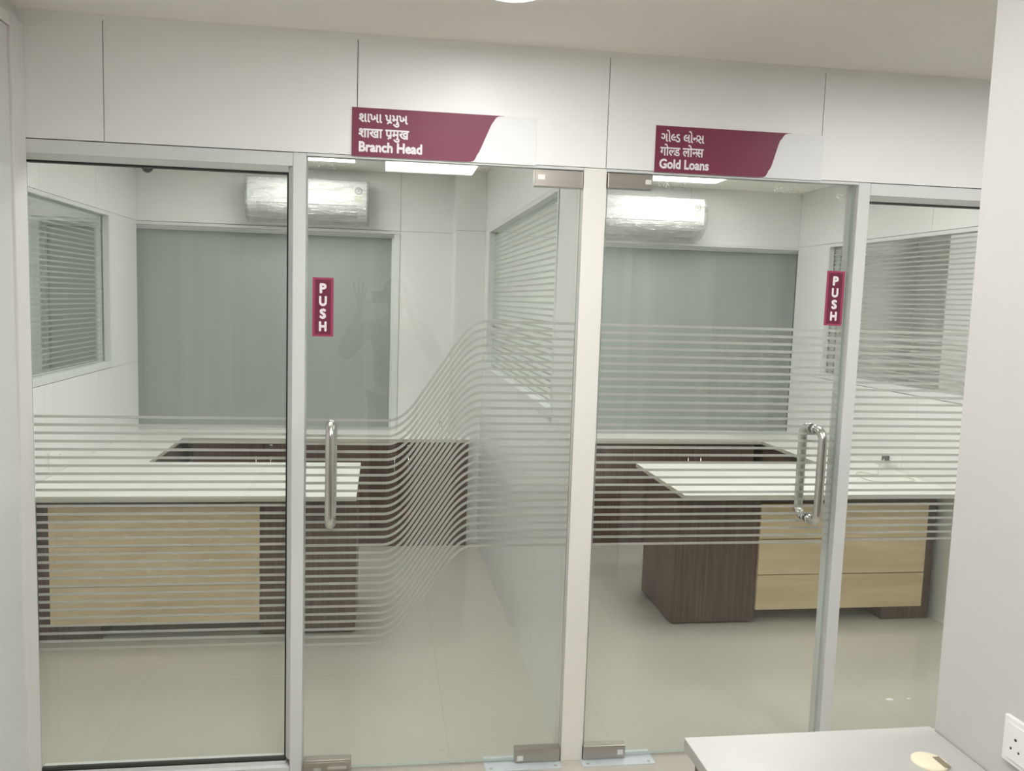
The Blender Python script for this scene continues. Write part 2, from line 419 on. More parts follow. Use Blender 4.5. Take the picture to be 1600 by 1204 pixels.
def compose(tokens, off):
    """tokens: 'text' | ('half', char, fraction) | ('ra', char) -> flat 2-D mesh"""
    V, F, x = [], [], 0.0
    rad, off = off, 0.0                       # heavier strokes: the outline repeated on a small ring
    ring = [(rad*math.cos(q*math.pi/3+.5), rad*math.sin(q*math.pi/3+.5)) for q in range(6)]
    def put(vs, fs, dx):
        for q, (ex, ey) in enumerate(ring):
            o = len(V); V.extend((a+dx+ex, b+ey, q) for a, b in vs); F.extend(tuple(i+o for i in f) for f in fs)
    for t in tokens:
        if isinstance(t, str):
            if t.strip(): put(*glyph(t, off), x)
            x += adv(t)
        elif t[0] == 'half':
            vs, fs = glyph(t[1], off); xc = maxx(t[1])*t[2]
            put(*cut(vs, fs, xc), x); x += xc-0.02
        elif t[0] == 'ra':
            vs, fs = glyph(t[1], off); put(vs, fs, x)
            xs_ = maxx(t[1])-t[2]
            put([(xs_-0.30, -0.02), (xs_-0.23, -0.07), (xs_+0.02, 0.16), (xs_+0.02, 0.27)], [(0, 1, 2, 3)], x); x += adv(t[1])
    return V, F
def lettering(name, tokens, x0, z0, width, zscale, y, parent, off=0.014, mat=None, center=False):
    V, F = compose(tokens, off)
    a = min(v[0] for v in V); b = max(v[0] for v in V); sx = width/(b-a)
    mb = MB(); vs = [(x0+(v[0]-a)*sx-(width/2 if center else 0), y-0.00015*v[2], z0+v[1]*zscale) for v in V]
    mb.add(vs, F)
    return mb.build(name, mat or LETTER, parent)

# ------------------------------------------------------------------ the two glass doors
def patch(mb, x0, x1, z0, z1): mb.box(x0, x1, -0.006, 0.028, z0, z1)
def pull_handle(parent, x):
    for sgn, yb in ((-1, -0.055), (1, 0.077)):
        y0 = 0.005 if sgn < 0 else 0.017
        rr = 0.034; z0, z1 = 0.862, 1.184; pts = [(x, y0, z0)]
        yin = yb-sgn*rr
        pts.append((x, yin, z0))
        for k in range(1, 9):
            a = k/8*math.pi/2; pts.append((x, yin+sgn*rr*math.sin(a), z0+rr-rr*math.cos(a)))
        for k in range(0, 9):
            a = k/8*math.pi/2; pts.append((x, yin+sgn*rr*math.cos(a), z1-rr+rr*math.sin(a)))
        pts.append((x, y0, z1))
        hnd = MB().tube(pts, 0.0150, 18).build('pull_handle', STEELH, parent)
        for z in (z0, z1):
            MB().tube([(x, y0+sgn*0.002, z), (x, y0+sgn*0.016, z)], 0.0172, 20).build('collar', CHROME, hnd)
def push_sticker(parent, x0, x1, z0, z1):
    yb = 0.0048
    st = MB().box(x0, x1, yb-0.0006, yb, z0, z1).build('push_sticker', PINK, parent)
    st['label'] = 'pink-bordered maroon sticker reading PUSH'
    bw = 0.008
    MB().box(x0+bw, x1-bw, yb-0.0010, yb-0.0006, z0+bw*0.8, z1-bw*0.8).build('sticker_field', PUSHM, st)
    hgt = (z1-z0); cx = (x0+x1)/2
    for k, ch in enumerate('PUSH'):
        zc = z1-hgt*(0.178+0.215*k)
        lettering('letter', [ch], cx, zc-0.0145, {'P': .0215, 'U': .0245, 'S': .0205, 'H': .0245}[ch], 0.0405, yb-0.0014, st, off=0.058, center=True)

d1 = thing('door_1', (0.2, 0.01, 0), 'frameless glass push door under the Branch Head sign', 'door', None, 'structure')
pane(MB(), -0.238, 0.638, 0.005, 0.017, 0.012, ZH-0.012).build('glass_panel', [GLASS, GLASSEDGE], d1)
strips(MB(), -0.2375, 0.6375, zs, y=0.0175, step=0.008).build('frosted_film', FILM, d1)
mb = MB(); patch(mb, 0.482, 0.641, ZH-0.068, ZH-0.014)
o = mb.build('top_patch_fitting', STEEL, d1, bevel=0.002)
mb = MB().box(0.492, 0.515, -0.0068, -0.006, ZH-0.046, ZH-0.030); mb.build('sticker', WHITEPL, o)
mb = MB(); patch(mb, 0.482, 0.640, -0.0 + 0.004, 0.052)
o = mb.build('bottom_patch_fitting', STEEL, d1, bevel=0.002)
MB().box(0.490, 0.510, -0.0068, -0.006, 0.012, 0.030).build('sticker', WHITEPL, o)
mb = MB(); patch(mb, -0.236, -0.080, 0.004, 0.047); mb.box(-0.232, -0.085, -0.0085, -0.006, 0.034, 0.041)
o = mb.build('corner_lock', STEEL, d1, bevel=0.0015)
MB().box(-0.157, -0.094, -0.0085, -0.006, 0.016, 0.026).build('lock_cover', CHROME, o)
MB().box(-0.203, -0.178, -0.0075, -0.006, 0.008, 0.022).build('keyhole_plate', CHROME, o)
pull_handle(d1, -0.157)
push_sticker(d1, -0.2205, -0.1545, 1.469, 1.656)

d2 = thing('door_2', (1.15, 0.01, 0), 'frameless glass push door under the Gold Loans sign', 'door', None, 'structure')
pane(MB(), 0.728, 1.598, 0.005, 0.017, 0.012, ZH-0.012).build('glass_panel', [GLASS, GLASSEDGE], d2)
strips(MB(), 0.7285, 1.5975, lambda x, i: Z0R-0.0261*i, y=0.0175).build('frosted_film', FILM, d2)
mb = MB(); patch(mb, 0.725, 0.878, ZH-0.062, ZH-0.014)
o = mb.build('top_patch_fitting', STEEL, d2, bevel=0.002)
MB().box(0.852, 0.872, -0.0068, -0.006, ZH-0.045, ZH-0.030).build('sticker', WHITEPL, o)
mb = MB(); patch(mb, 0.724, 0.876, 0.004, 0.052)
o = mb.build('bottom_patch_fitting', STEEL, d2, bevel=0.002)
MB().box(0.848, 0.868, -0.0068, -0.006, 0.018, 0.036).build('sticker', WHITEPL, o)
pull_handle(d2, 1.512)
push_sticker(d2, 1.5200, 1.5860, 1.548, 1.736)

# slim aluminium channel over each door and the floor plates under their pivots
c = MB(); c.box(-0.2415, 0.644, 0.001, 0.03, ZH-0.009, ZH-0.001)
struct(c.build('trim_2', ALU), 'thin metal channel above the left glass door', 'trim')
c = MB(); c.box(0.723, 1.611, 0.001, 0.03, ZH-0.009, ZH-0.001)
struct(c.build('trim_3', ALU), 'thin metal channel above the right glass door', 'trim')
for x0, x1, lab in ((0.375, 0.640, 'film-covered floor plate under the pivot of the left glass door'), (0.716, 0.975, 'film-covered floor plate under the pivot of the right glass door')):
    fp = MB().box(x0, x1, -0.045, 0.044, 0, 0.003).build('floor_spring_plate', PLATE)
    tag(fp, lab, 'floor plate')
    for sx in (x0+0.02, x1-0.02):
        for sy in (-0.03, 0.03): MB().lathe((sx, sy, 0.003), [(0.006, 0), (0.005, 0.001), (0.0005, 0.0012)], 12).build('screw', STEEL, fp)

# ------------------------------------------------------------------ signs
def sign(x0, x1, z0, z1, mt, mb_, lines, label):
    s = thing('door_sign', ((x0+x1)/2, -0.004, z0), label, 'sign', 'signs over the office doors')
    MB().box(x0, x1, -0.0045, -0.0005, z0, z1).build('sign_board', SIGNW, s, bevel=0.0005)
    H = z1-z0; pts = [(x0, z0)]
    # slanted right edge with rounded shoulders
    P = [(mb_, z0), (mb_+0.028, z0+0.004), (mb_+0.040, z0+0.024), (mb_+0.050, z0+0.042),
         (mt-0.034, z1-0.036), (mt-0.024, z1-0.019), (mt-0.012, z1-0.004), (mt+0.012, z1)]
    for i in range(len(P)-1):
        p0 = P[max(0, i-1)]; p1 = P[i]; p2 = P[i+1]; p3 = P[min(len(P)-1, i+2)]
        for k in range(6):
            t = k/6
            pts.append(tuple(0.5*((2*p1[j])+(-p0[j]+p2[j])*t+(2*p0[j]-5*p1[j]+4*p2[j]-p3[j])*t*t+(-p0[j]+3*p1[j]-3*p2[j]+p3[j])*t**3) for j in (0, 1)))
    pts += [P[-1], (x0, z1)]
    MB().prism(pts, 'y', -0.0055, -0.0045).build('maroon_field', MAROON, s)
    for tok, xx, zz, wd, zsc, nm, of in lines: lettering(nm, tok, xx, zz, wd, zsc, -0.0060, s, off=of)
sign(-0.1035, 0.4835, ZH-0.003, 2.186, 0.366, 0.252, [
    (['શાખા ', ('ra', 'પ', 0.10), 'મુખ'], -0.0825, 2.1425, 0.152, 0.041, 'sign_text', 0.030),
    (['शाखा ', ('ra', 'प', 0.10), 'मुख'], -0.0825, 2.0960, 0.157, 0.041, 'sign_text', 0.030),
    (['Branch Head'], -0.0815, 2.0530, 0.198, 0.0415, 'sign_text', 0.046)],
    'maroon and white sign reading Branch Head above the left glass door')
sign(0.8795, 1.4700, ZH-0.003, 2.187, 1.343, 1.238, [
    (['ગો', ('half', 'લ', 0.70), 'ડ ', 'લો', ('half', 'ન', 0.72), 'સ'], 0.8975, 2.1370, 0.149, 0.041, 'sign_text', 0.022),
    (['गो', ('half', 'ल', 0.74), 'ड ', 'लो', ('half', 'न', 0.70), 'स'], 0.8965, 2.0920, 0.150, 0.041, 'sign_text', 0.024),
    (['Gold Loans'], 0.8960, 2.0510, 0.171, 0.0415, 'sign_text', 0.040)],
    'maroon and white sign reading Gold Loans above the right glass door')

# ------------------------------------------------------------------ back wall, columns, back windows
b = MB()
def gap_panels(mb, rects, y0, y1):
    for x0, x1, z0, z1 in rects: mb.box(x0+0.001, x1-0.001, y0, y1, z0+0.001, z1-0.001)
ZJ = 2.036
WBL = (XL-0.06, 0.11); WBR = (1.25, XR+0.06)
gap_panels(b, [(-4.2, -2.17, 0, ZC), (-2.17, XL-0.03, ZJ, ZC), (-2.17, XL-0.03, 0, ZT-0.03), (XL-0.03, -0.72, ZJ, ZC), (-0.72, 0.11, ZJ, ZC), (0.11, XMR, ZJ, ZC), (0.11, XMR, 0, ZJ),
               (XL-0.03, 0.11, 0, ZT-0.03), (XMR, 1.25, 0, ZJ), (XMR, 1.25, ZJ, ZC), (1.25, 2.10, ZJ-0.012, ZC), (2.10, XR+0.035, ZJ-0.012, ZC), (1.25, XR+0.035, 0, ZT-0.03),
               (XR+0.035, 3.42, ZJ, ZC), (XR+0.035, 3.42, 0, ZT-0.03), (3.42, 5.6, 0, ZC)], YB, YB+0.02)
b.box(-4.2, 5.6, YB+0.008, YB+0.02, ZJ+0.02, ZC, 1); b.box(0.11, 1.25, YB+0.008, YB+0.02, 0, ZC, 1)
b.box(-4.2, 5.6, YP+0.02, YP+0.1, 0, ZC)
struct(b.build('wall_back', [LAM, DARKGAP]), 'white laminate panelled back wall of the two offices', 'wall')
c = MB(); c.box(0.456, XML-0.001, YCOL, YB-0.001, 0, ZJ-0.001); c.box(0.456, XML-0.001, YCOL, YB-0.001, ZJ+0.001, ZC-0.001); c.box(0.46, XML-0.001, YCOL+0.004, YB-0.001, ZJ-0.001, ZJ+0.001, 1)
struct(c.build('wall_column', [LAM, DARKGAP]), 'white panelled column in the back right corner of the left office', 'column')
c = MB(); c.box(3.83, 4.16, 2.45, YB-0.001, 0, ZC-0.001)
struct(c.build('wall_pier', LAM), 'white column of the next room, seen through the striped right partition window', 'column')

def back_window(nm, x0, x1, left_fr, right_fr, label):
    w = thing(nm, ((x0+x1)/2, YB+0.05, ZT), label, 'window', None, 'structure')
    f = MB()
    f.box(x0, x1, YB-0.012, YP, ZJ-0.022, ZJ-0.003); f.box(x0, x1, YB+0.022, YP, ZJ-0.034, ZJ-0.022); f.box(x0, x1, YB+0.05, YP, ZJ-0.044, ZJ-0.034)
    if right_fr: f.box(x1-0.042, x1-0.001, YB-0.006, YP, ZT, ZJ-0.022); f.box(x1-0.055, x1-0.042, YB+0.03, YP, ZT, ZJ-0.044)
    if left_fr: f.box(x0+0.001, x0+0.042, YB-0.006, YP, ZT, ZJ-0.022); f.box(x0+0.042, x0+0.055, YB+0.03, YP, ZT, ZJ-0.044)
    f.box(x0, x1, YB+0.022, YP, ZT-0.03, ZT+0.006)
    f.build('window_frame', ALU, w, bevel=0.001)
    MB().box(x0, x1, YP, YP+0.01, ZT-0.03, ZJ).build('window_pane', PANE, w)
back_window('window_3', XL-0.03, 0.11, False, True, 'large grey-green back window of the left office')
back_window('window_4', 1.25, XR+0.035, True, False, 'large grey-green back window of the right office')
back_window('window_5', -2.17, XL-0.04, True, False, 'grey-green back window of the next room, seen through the left partition window')
back_window('window_6', XR+0.04, 3.42, False, True, 'grey-green back window of the next room at right, behind the second push sticker')

# ------------------------------------------------------------------ partitions with striped windows
def partition(wname, winname, xa, xb, wy0, wy1, joints, wlab, winlab, dense=True):
    m = MB(); z0, z1 = 1.147, ZJ
    ys = [0.09]+joints+[YB-0.001]
    for a, c_ in zip(ys[:-1], ys[1:]):
        m.box(xa, xb, a+0.001, c_-0.001, z1+0.001, ZC-0.001); m.box(xa, xb, a+0.001, c_-0.001, 0, z0-0.001)
    m.box(xa, xb, 0.091, wy0, z0+0.001, z1-0.001); m.box(xa, xb, wy1, YB-0.002, z0+0.001, z1-0.001)
    m.box(xa+0.006, xb-0.006, 0.095, YB-0.004, 0.0, z0-0.002, 1); m.box(xa+0.006, xb-0.006, 0.095, YB-0.004, z1-0.002+0.004, ZC-0.002, 1)
    m.box(xa+0.006, xb-0.006, 0.095, wy0-0.01, z0-0.01, z1+0.01, 1); m.box(xa+0.006, xb-0.006, wy1+0.01, YB-0.004, z0-0.01, z1+0.01, 1)
    struct(m.build(wname, [LAM, DARKGAP]), wlab, 'wall')
    w = thing(winname, ((xa+xb)/2, (wy0+wy1)/2, z0), winlab, 'window', None, 'structure')
    f = MB(); t = 0.022
    f.box(xa-0.004, xb+0.004, wy0+0.001, wy1-0.001, z0+0.002, z0+0.040); f.box(xa-0.004, xb+0.004, wy0+0.001, wy1-0.001, z1-t, z1-0.002)
    f.box(xa-0.004, xb+0.004, wy0+0.001, wy0+t, z0+0.040, z1-t); f.box(xa-0.004, xb+0.004, wy1-t, wy1-0.001, z0+0.040, z1-t)
    f.build('window_frame', ALU, w, bevel=0.0015)
    cx = (xa+xb)/2
    MB().box(cx-0.005, cx+0.005, wy0+t, wy1-t, z0+0.040, z1-t, [1, 1, 1, 1, 0, 0]).build('glass_pane', [GLASS2, GLASSEDGE], w)
    s = MB(); z = z0+0.052
    while z < z1-t-0.01:
        s.add([(cx-0.0055, wy0+t, z), (cx-0.0055, wy1-t, z), (cx-0.0055, wy1-t, z+0.0088), (cx-0.0055, wy0+t, z+0.0088)], [(0, 1, 2, 3)]); z += 0.0262
    s.build('frosted_film', FILM2, w)
partition('wall_middle', 'window_7', XML, XMR, 0.36, 2.33, [0.61, 1.36, 2.11], 'white laminate partition between the left and right offices', 'white striped window in the partition between the two offices')
partition('wall_left', 'window_8', XL-0.07, XL, 0.42, 2.27, [0.60, 1.335, 2.063], 'white laminate partition on the far left of the left office', 'dark striped partition window at the far left above the white counter')
partition('wall_right', 'window_9', XR, XR+0.07, 0.45, 2.39, [0.65, 1.39, 2.12], 'white laminate partition on the right of the right office', 'grey striped partition window at the right above the white desk')

# ------------------------------------------------------------------ hall walls
w = MB(); w.box(-1.22, -1.075, -5.2, -0.001, 0, ZC-0.001)
struct(w.build('wall_hall_left', PAINT), 'white hall wall at the left edge beside the glass front', 'wall')
t = MB(); t.box(-1.075, -1.058, -0.086, -0.001, 0, 2.366); t.box(-1.075, -1.066, -0.103, -0.086, 0, 2.333)
t.box(-1.075, -1.058, -1.2, -0.086, 2.333, 2.366); t.box(-1.075, -1.058, -1.2, -1.115, 0, 2.333)
struct(t.build('trim_4', PAINT, bevel=0.002), 'cream-white door casing at the left edge of the glass front', 'door casing')
t = MB(); t.box(-1.074, -1.060, -1.11, -0.104, 0.004, 2.330)
struct(t.build('door_3', ALU, bevel=0.002), 'white flush door at the left edge of the picture', 'door')
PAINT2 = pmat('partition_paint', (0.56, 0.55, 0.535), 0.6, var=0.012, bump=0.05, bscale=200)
w = MB(); w.box(1.18, 1.29, -4.2, -1.12, 0, ZC-0.001)
struct(w.build('wall_hall_right', PAINT2), 'plain white hall partition at the right with a socket above the desk', 'wall')
w = MB(); w.box(3.3, 3.4, -5.1, 0.0, 0, ZC-0.001)
struct(w.build('wall_hall_far_right', PAINT), 'white outer hall wall behind the right hall partition', 'wall')
w = MB(); w.box(-1.074, 3.4, -5.2, -5.1, 0, ZC-0.001)
struct(w.build('wall_hall_back', PAINT), 'white hall wall behind the camera, mirrored faintly in the glass', 'wall')
for nm, bx_, lab in (('wall_next_left_side', (-4.2, -4.1, 0, 2.779), 'white outer wall of the room beyond the left partition'), ('wall_next_left_front', (-4.2, -1.22, -0.1, 0.0), 'white front wall of the room beyond the left partition'),
                     ('wall_next_right_side', (5.5, 5.6, 0, 2.779), 'white outer wall of the room beyond the right partition'), ('wall_next_right_front', (3.3, 5.6, 0.0, 0.1), 'white front wall of the room beyond the right partition')):
    struct(MB().box(*bx_, 0, ZC-0.001).build(nm, PAINT), lab, 'wall')

# ------------------------------------------------------------------ lamps and added fill panels
def panel_lamp(x0, x1, y0, y1, mat, label):
    l = thing('ceiling_panel_light', ((x0+x1)/2, (y0+y1)/2, ZC), label, 'ceiling light', 'square ceiling panel lights')
    f = MB(); z0, z1 = ZC-0.012, ZC-0.0005; r = 0.012
    f.box(x0-r, x1+r, y0-r, y0, z0, z1); f.box(x0-r, x1+r, y1, y1+r, z0, z1); f.box(x0-r, x0, y0, y1, z0, z1); f.box(x1, x1+r, y0, y1, z0, z1)
    f.build('light_frame', WHITEPL, l)
    MB().box(x0, x1, y0, y1, ZC-0.009, ZC-0.001).build('diffuser', mat, l)
panel_lamp(-0.735, -0.176, 1.82, 2.380, LAMP_OFFICE, 'ceiling panel light of the left office, a white sliver above the wrapped air conditioner')
panel_lamp(1.56, 2.130, 1.90, 2.465, LAMP_OFFICE, 'ceiling panel light of the right office, bright under the Gold Loans sign')
panel_lamp(0.005, 0.557, -2.637, -2.085, LAMP_HALL, 'hall ceiling panel light mirrored in the left glass door under the Branch Head sign')
panel_lamp(1.75, 2.30, -1.30, -0.75, LAMP_HALL, 'added unseen fill panel on the hall ceiling behind the right hall partition')  # added out of view to brighten the right part of the header
panel_lamp(0.02, 0.57, -1.40, -0.85, LAMP_HALL, 'added unseen fill panel on the hall ceiling close in front of the glass doors')  # unseen fill, added to light the header from the front
panel_lamp(-0.735, -0.176, 0.50, 1.06, FILL_NEAR_LEFT, 'added unseen fill panel on the left office ceiling, nearest the glass front')  # added behind the header to light the left desk front and floor
panel_lamp(1.56, 2.130, 0.50, 1.06, FILL_NEAR, 'added unseen fill panel on the right office ceiling, nearest the glass front')  # same added fill for the right desk front, hidden by the header
panel_lamp(-2.9, -2.35, 1.0, 1.55, FILL_NEXT, 'added unseen fill panel in the room beyond the left partition')  # unseen panel added only to light the left neighbouring room
panel_lamp(4.1, 4.65, 1.2, 1.75, FILL_NEXT_RIGHT, 'added unseen fill panel in the room beyond the right partition')  # added out of view so the right neighbouring room reads lit
dl = thing('downlight', (0.325, -0.47, ZC), 'round ceiling downlight glowing at the top edge above the Branch Head sign', 'ceiling light')
MB().lathe((0.325, -0.47, ZC), [(0.095, -0.001), (0.095, -0.010), (0.078, -0.014), (0.075, -0.006)]).build('light_ring', WHITEPL, dl)
MB().lathe((0.325, -0.47, ZC), [(0.075, -0.002), (0.074, -0.009), (0.04, -0.010), (0.0005, -0.010)]).build('diffuser', LAMP_DOWN, dl)

# ------------------------------------------------------------------ office furniture (u = distance from the office's outer side wall)
def office(sgn, x_wall, side):
    X = lambda u: x_wall+sgn*u
    bx = lambda m, u0, u1, *r: m.box(X(u0), X(u1), *r)
    # desk
    d = thing('desk', (X(0.75), 1.35, 0), {'L': 'white-topped desk with dark wood ends and a maple front in the left office', 'R': 'white-topped desk with dark wood ends and a maple front in the right office'}[side], 'desk', 'office desks')
    m = MB(); bx(m, 0.003, 1.448 if side == 'L' else 1.468, 0.972, 1.722, ZT-0.002, ZT)
    bx(m, 0.003, 1.448 if side == 'L' else 1.468, 0.972, 1.722, ZT-0.022, ZT-0.002, 1)
    m.build('desktop', [TOP, EDGEB], d)
    m = MB(); bx(m, 1.006, 1.446, 1.13, 1.592, 0.012, ZT-0.0225); m.box(X(1.02), X(1.43), 1.15, 1.57, 0.0, 0.012)
    m.build('pedestal', WENGE, d, bevel=0.001)
    m = MB(); bx(m, 0.034, 0.30, 1.132, 1.592, 0.0, ZT-0.0225)
    m.build('pedestal', WENGE, d, bevel=0.001)
    m = MB()
    for a, c_ in ((0.073, 0.2525), (0.2575, 0.4375), (0.4425, 0.622)): bx(m, 0.088, 1.004, 1.116, 1.131, a, c_)
    mo = m.build('modesty_panel', MAPLE, d, bevel=0.0008); mo['label'] = 'pale maple front panel of three boards'
    m = MB(); bx(m, 0.30, 1.006, 1.131, 1.148, 0.30, ZT-0.0225); m.build('rail', WENGE, d)
    # L-shaped worktop on the low cabinets
    if side == 'L':
        pts = [(X(0.002), 1.724), (X(0.35), 1.724), (X(0.35), 2.455), (0.575, 2.455), (0.575, YCOL-0.002), (0.455, YCOL-0.002), (0.455, YB-0.002), (X(0.002), YB-0.002)]
    else:
        pts = [(X(0.002), 1.724), (X(0.35), 1.724), (X(0.35), 2.455), (0.80, 2.455), (0.80, YB-0.002), (X(0.002), YB-0.002)]
    wk = MB().prism(pts, 'z', ZT-0.002, ZT); wk.prism(pts, 'z', ZT-0.022, ZT-0.002, 1)
    tag(wk.build('worktop', [TOP, EDGEB]), {'L': 'white L-shaped worktop under the back window of the left office', 'R': 'white L-shaped worktop under the back window of the right office'}[side], 'worktop', 'L-shaped worktops')
    # cabinets
    def cabinet(x0, x1, label, hx, extra=None):
        cb = thing('low_cabinet', ((x0+x1)/2, 2.6, 0), label, 'cabinet', 'low cabinets along the back walls')
        c_ = MB().box(x0+0.001, min(x1, 0.452 if side == 'L' else 9)-0.001, 2.488, YB-0.003, 0.04, ZT-0.0225); c_.box(x0+0.001, min(x1, 0.452 if side == 'L' else 9)-0.001, 2.476, 2.50, 0, 0.045)
        if extra: c_.box(0.452, extra, 2.476, YCOL-0.002, 0, ZT-0.0225)
        c_.build('cabinet_body', WENGE, cb)
        xm = (x0+x1)/2
        for a, c2, hh in ((x0, xm, xm-0.046), (xm, x1, xm+0.042)):
            if a != x0 and extra: c2 = extra
            dr = MB().box(a+0.0015, c2-0.0015, 2.468, 2.487, 0.045, ZT-0.026).build('cabinet_door', WENGE, cb)
            if hx:
                MB().tube([(hh, 2.468, 0.592), (hh, 2.446, 0.590), (hh, 2.446, 0.488), (hh, 2.468, 0.486)], 0.0042, 8).build('door_handle', CHROME, dr)
        MB().lathe((xm+0.042, 2.468, 0.655), [(0.011, 0), (0.011, 0.004), (0.008, 0.006), (0.0005, 0.006)], 16, axis='y').build('lock', CHROME, dr)
    if side == 'L':
        cabinet(-1.143, -0.289, 'dark wood low cabinet behind the left office desk, beside the left counter', True)
        cabinet(-0.289, 0.5665, 'dark wood low cabinet seen through the curved stripes of the left glass door', True, 0.5665)
    else:
        cabinet(1.663, 2.517, 'dark wood low cabinet behind the right office desk, next to the right counter', True)
        cabinet(0.809, 1.663, 'dark wood low cabinet seen just right of the post between the doors', True)
    cb = thing('side_cabinet', (X(0.17), 2.1, 0), {'L': 'dark wood cabinet under the side counter of the left office', 'R': 'dark wood cabinet under the side counter of the right office'}[side], 'cabinet', 'side cabinets')
    c_ = MB(); bx(c_, 0.003, 0.312, 1.726, YB-0.004, 0.04, ZT-0.0225); bx(c_, 0.02, 0.30, 1.74, YB-0.02, 0, 0.04)
    c_.build('cabinet_body', WENGE, cb)
    for a, e, hy in ((1.727, 2.085, 2.05), (2.088, 2.452, 2.125)):
        m = MB(); bx(m, 0.312, 0.331, a, e, 0.045, ZT-0.026); dr = m.build('cabinet_door', WENGE, cb)
        MB().tube([(X(0.331), hy, 0.592), (X(0.353), hy, 0.590), (X(0.353), hy, 0.488), (X(0.331), hy, 0.486)], 0.0042, 8).build('door_handle', CHROME, dr)
office(1, XL, 'L')
office(-1, XR, 'R')

# ------------------------------------------------------------------ wrapped air conditioners
def air_conditioner(x0, z0, label, seed):
    W, Hh, D = 0.735, 0.245, 0.205; yb = YB-0.001; yf = yb-D
    a = thing('air_conditioner', (x0+W/2, yb, z0), label, 'air conditioner', 'wrapped air conditioners')
    prof = [(yb, z0+Hh), (yf+0.05, z0+Hh), (yf+0.02, z0+Hh-0.004), (yf+0.006, z0+Hh-0.018), (yf, z0+Hh-0.04), (yf, z0+0.095), (yf+0.008, z0+0.07), (yf+0.035, z0+0.035), (yf+0.075, z0+0.010), (yf+0.10, z0), (yb, z0)]
    MB().prism(prof, 'x', x0, x0+W).build('casing', ACW, a, bevel=0.006)
    fl = [(yf-0.003, z0+0.086), (yf+0.004, z0+0.066), (yf+0.032, z0+0.032), (yf+0.070, z0+0.008), (yf+0.074, z0+0.014), (yf+0.038, z0+0.040), (yf+0.010, z0+0.072)]
    MB().prism(fl, 'x', x0+0.06, x0+W-0.06).build('louvre', ACL, a, bevel=0.001)
    MB().box(x0+0.058, x0+W-0.058, yf-0.0008, yf+0.006, z0+0.087, z0+0.0905).build('louvre_gap', DARKGREY, a)
    st = MB().lathe((x0+W-0.053, yf-0.0006, z0+Hh-0.063), [(0.024, 0), (0.024, 0.0006), (0.015, 0.0006), (0.015, 0)], 24, axis='y').build('round_sticker', STICKER, a)
    MB().box(x0+W-0.062, x0+W-0.045, yf-0.001, yf, z0+Hh-0.072, z0+Hh-0.056).build('sticker_mark', STICKER, st)
    MB().box(x0+W-0.075, x0+W-0.030, yf-0.0006, yf, z0+Hh-0.130, z0+Hh-0.092).build('energy_label', YELLOWS, a)
    # loose wrinkled clear plastic bag over the unit
    nx, cols = 46, []
    outl = [(yb-0.01, z0+Hh+0.006), (yf+0.05, z0+Hh+0.008), (yf+0.0, z0+Hh-0.002), (yf-0.010, z0+Hh-0.04), (yf-0.010, z0+0.16), (yf-0.012, z0+0.10), (yf-0.002, z0+0.055), (yf+0.035, z0+0.015), (yf+0.08, z0-0.016), (yf+0.12, z0-0.024), (yb-0.01, z0-0.020)]
    dense = []
    for i in range(len(outl)-1):
        for k in range(3):
            t = k/3; dense.append((outl[i][0]*(1-t)+outl[i+1][0]*t, outl[i][1]*(1-t)+outl[i+1][1]*t))
    dense.append(outl[-1]); n = len(dense); vs = []
    for i in range(nx+1):
        u = i/nx; xx = x0-0.014+(W+0.028)*u
        for j, (yy, zz) in enumerate(dense):
            e = mnoise.noise(Vector((xx*7+seed, zz*13+xx*6, seed*3.1)))*0.007+mnoise.noise(Vector((xx*23, zz*31-xx*14, seed)))*0.003
            vs.append((xx, min(yb-0.002, yy-abs(e)*0.8), zz+e*0.5-(abs(e) if j > n*0.6 else 0)))
    fs = [(i*n+j, i*n+j+1, (i+1)*n+j+1, (i+1)*n+j) for i in range(nx) for j in range(n-1)]
    mb = MB(); mb.add(vs, fs, 0, True)
    mb.add([vs[j] for j in range(n)], [tuple(range(n))]); mb.add([vs[nx*n+j] for j in range(n)], [tuple(range(n))])
    mb.build('plastic_wrap', WRAP, a)
air_conditioner(-0.842, 2.075, 'plastic-wrapped white air conditioner over the back window of the left office', 1.3)
air_conditioner(1.385, 2.070, 'plastic-wrapped white air conditioner over the back window of the right office', 5.7)

# ------------------------------------------------------------------ dome camera
dc = thing('dome_camera', (-1.447, 2.66, ZC), 'small dark dome camera on the ceiling in the back left corner', 'camera')
MB().lathe((-1.447, 2.66, ZC), [(0.046, -0.0005), (0.046, -0.044), (0.040, -0.050), (0.0005, -0.050)], 28).build('camera_base', WHITEPL, dc)
MB().lathe((-1.447, 2.66, ZC-0.050), [(0.037*math.cos(a*math.pi/16), -0.037*math.sin(a*math.pi/16)*1.15) for a in range(8)]+[(0.0005, -0.0425)], 28).build('camera_dome', BLACKPL, dc)

# ------------------------------------------------------------------ sockets and the loose cable
def socket(name, face, sgn, y, z, wy, hz, label, holes=True):
    s = thing(name, (face, y, z), label, 'socket', 'wall sockets')
    a = face-sgn*0.0005
    MB().box(a, a-sgn*0.009, y-wy/2, y+wy/2, z-hz/2, z+hz/2).build('cover_plate', WHITEPL, s, bevel=0.002)
    ip = MB().box(a-sgn*0.009, a-sgn*0.0115, y-wy/2+0.014, y+wy/2-0.012, z-hz/2+0.010, z+hz/2-0.010).build('socket_module', WHITEPL, s, bevel=0.001)
    if holes:
        hm = MB()
        for dy, dz, r in ((0.040, 0.008, 0.0028), (0.049, -0.012, 0.0022), (0.031, -0.012, 0.0022)):
            hm.tube([(a-sgn*0.0112, y+dy, z+dz), (a-sgn*0.0121, y+dy, z+dz)], r, 12)
        hm.build('pin_hole', BLACKPL, ip)
    return s
socket('wall_socket', 1.18, 1, -1.383, 0.815, 0.145, 0.088, 'white wall socket above the foreground desk at the right edge')
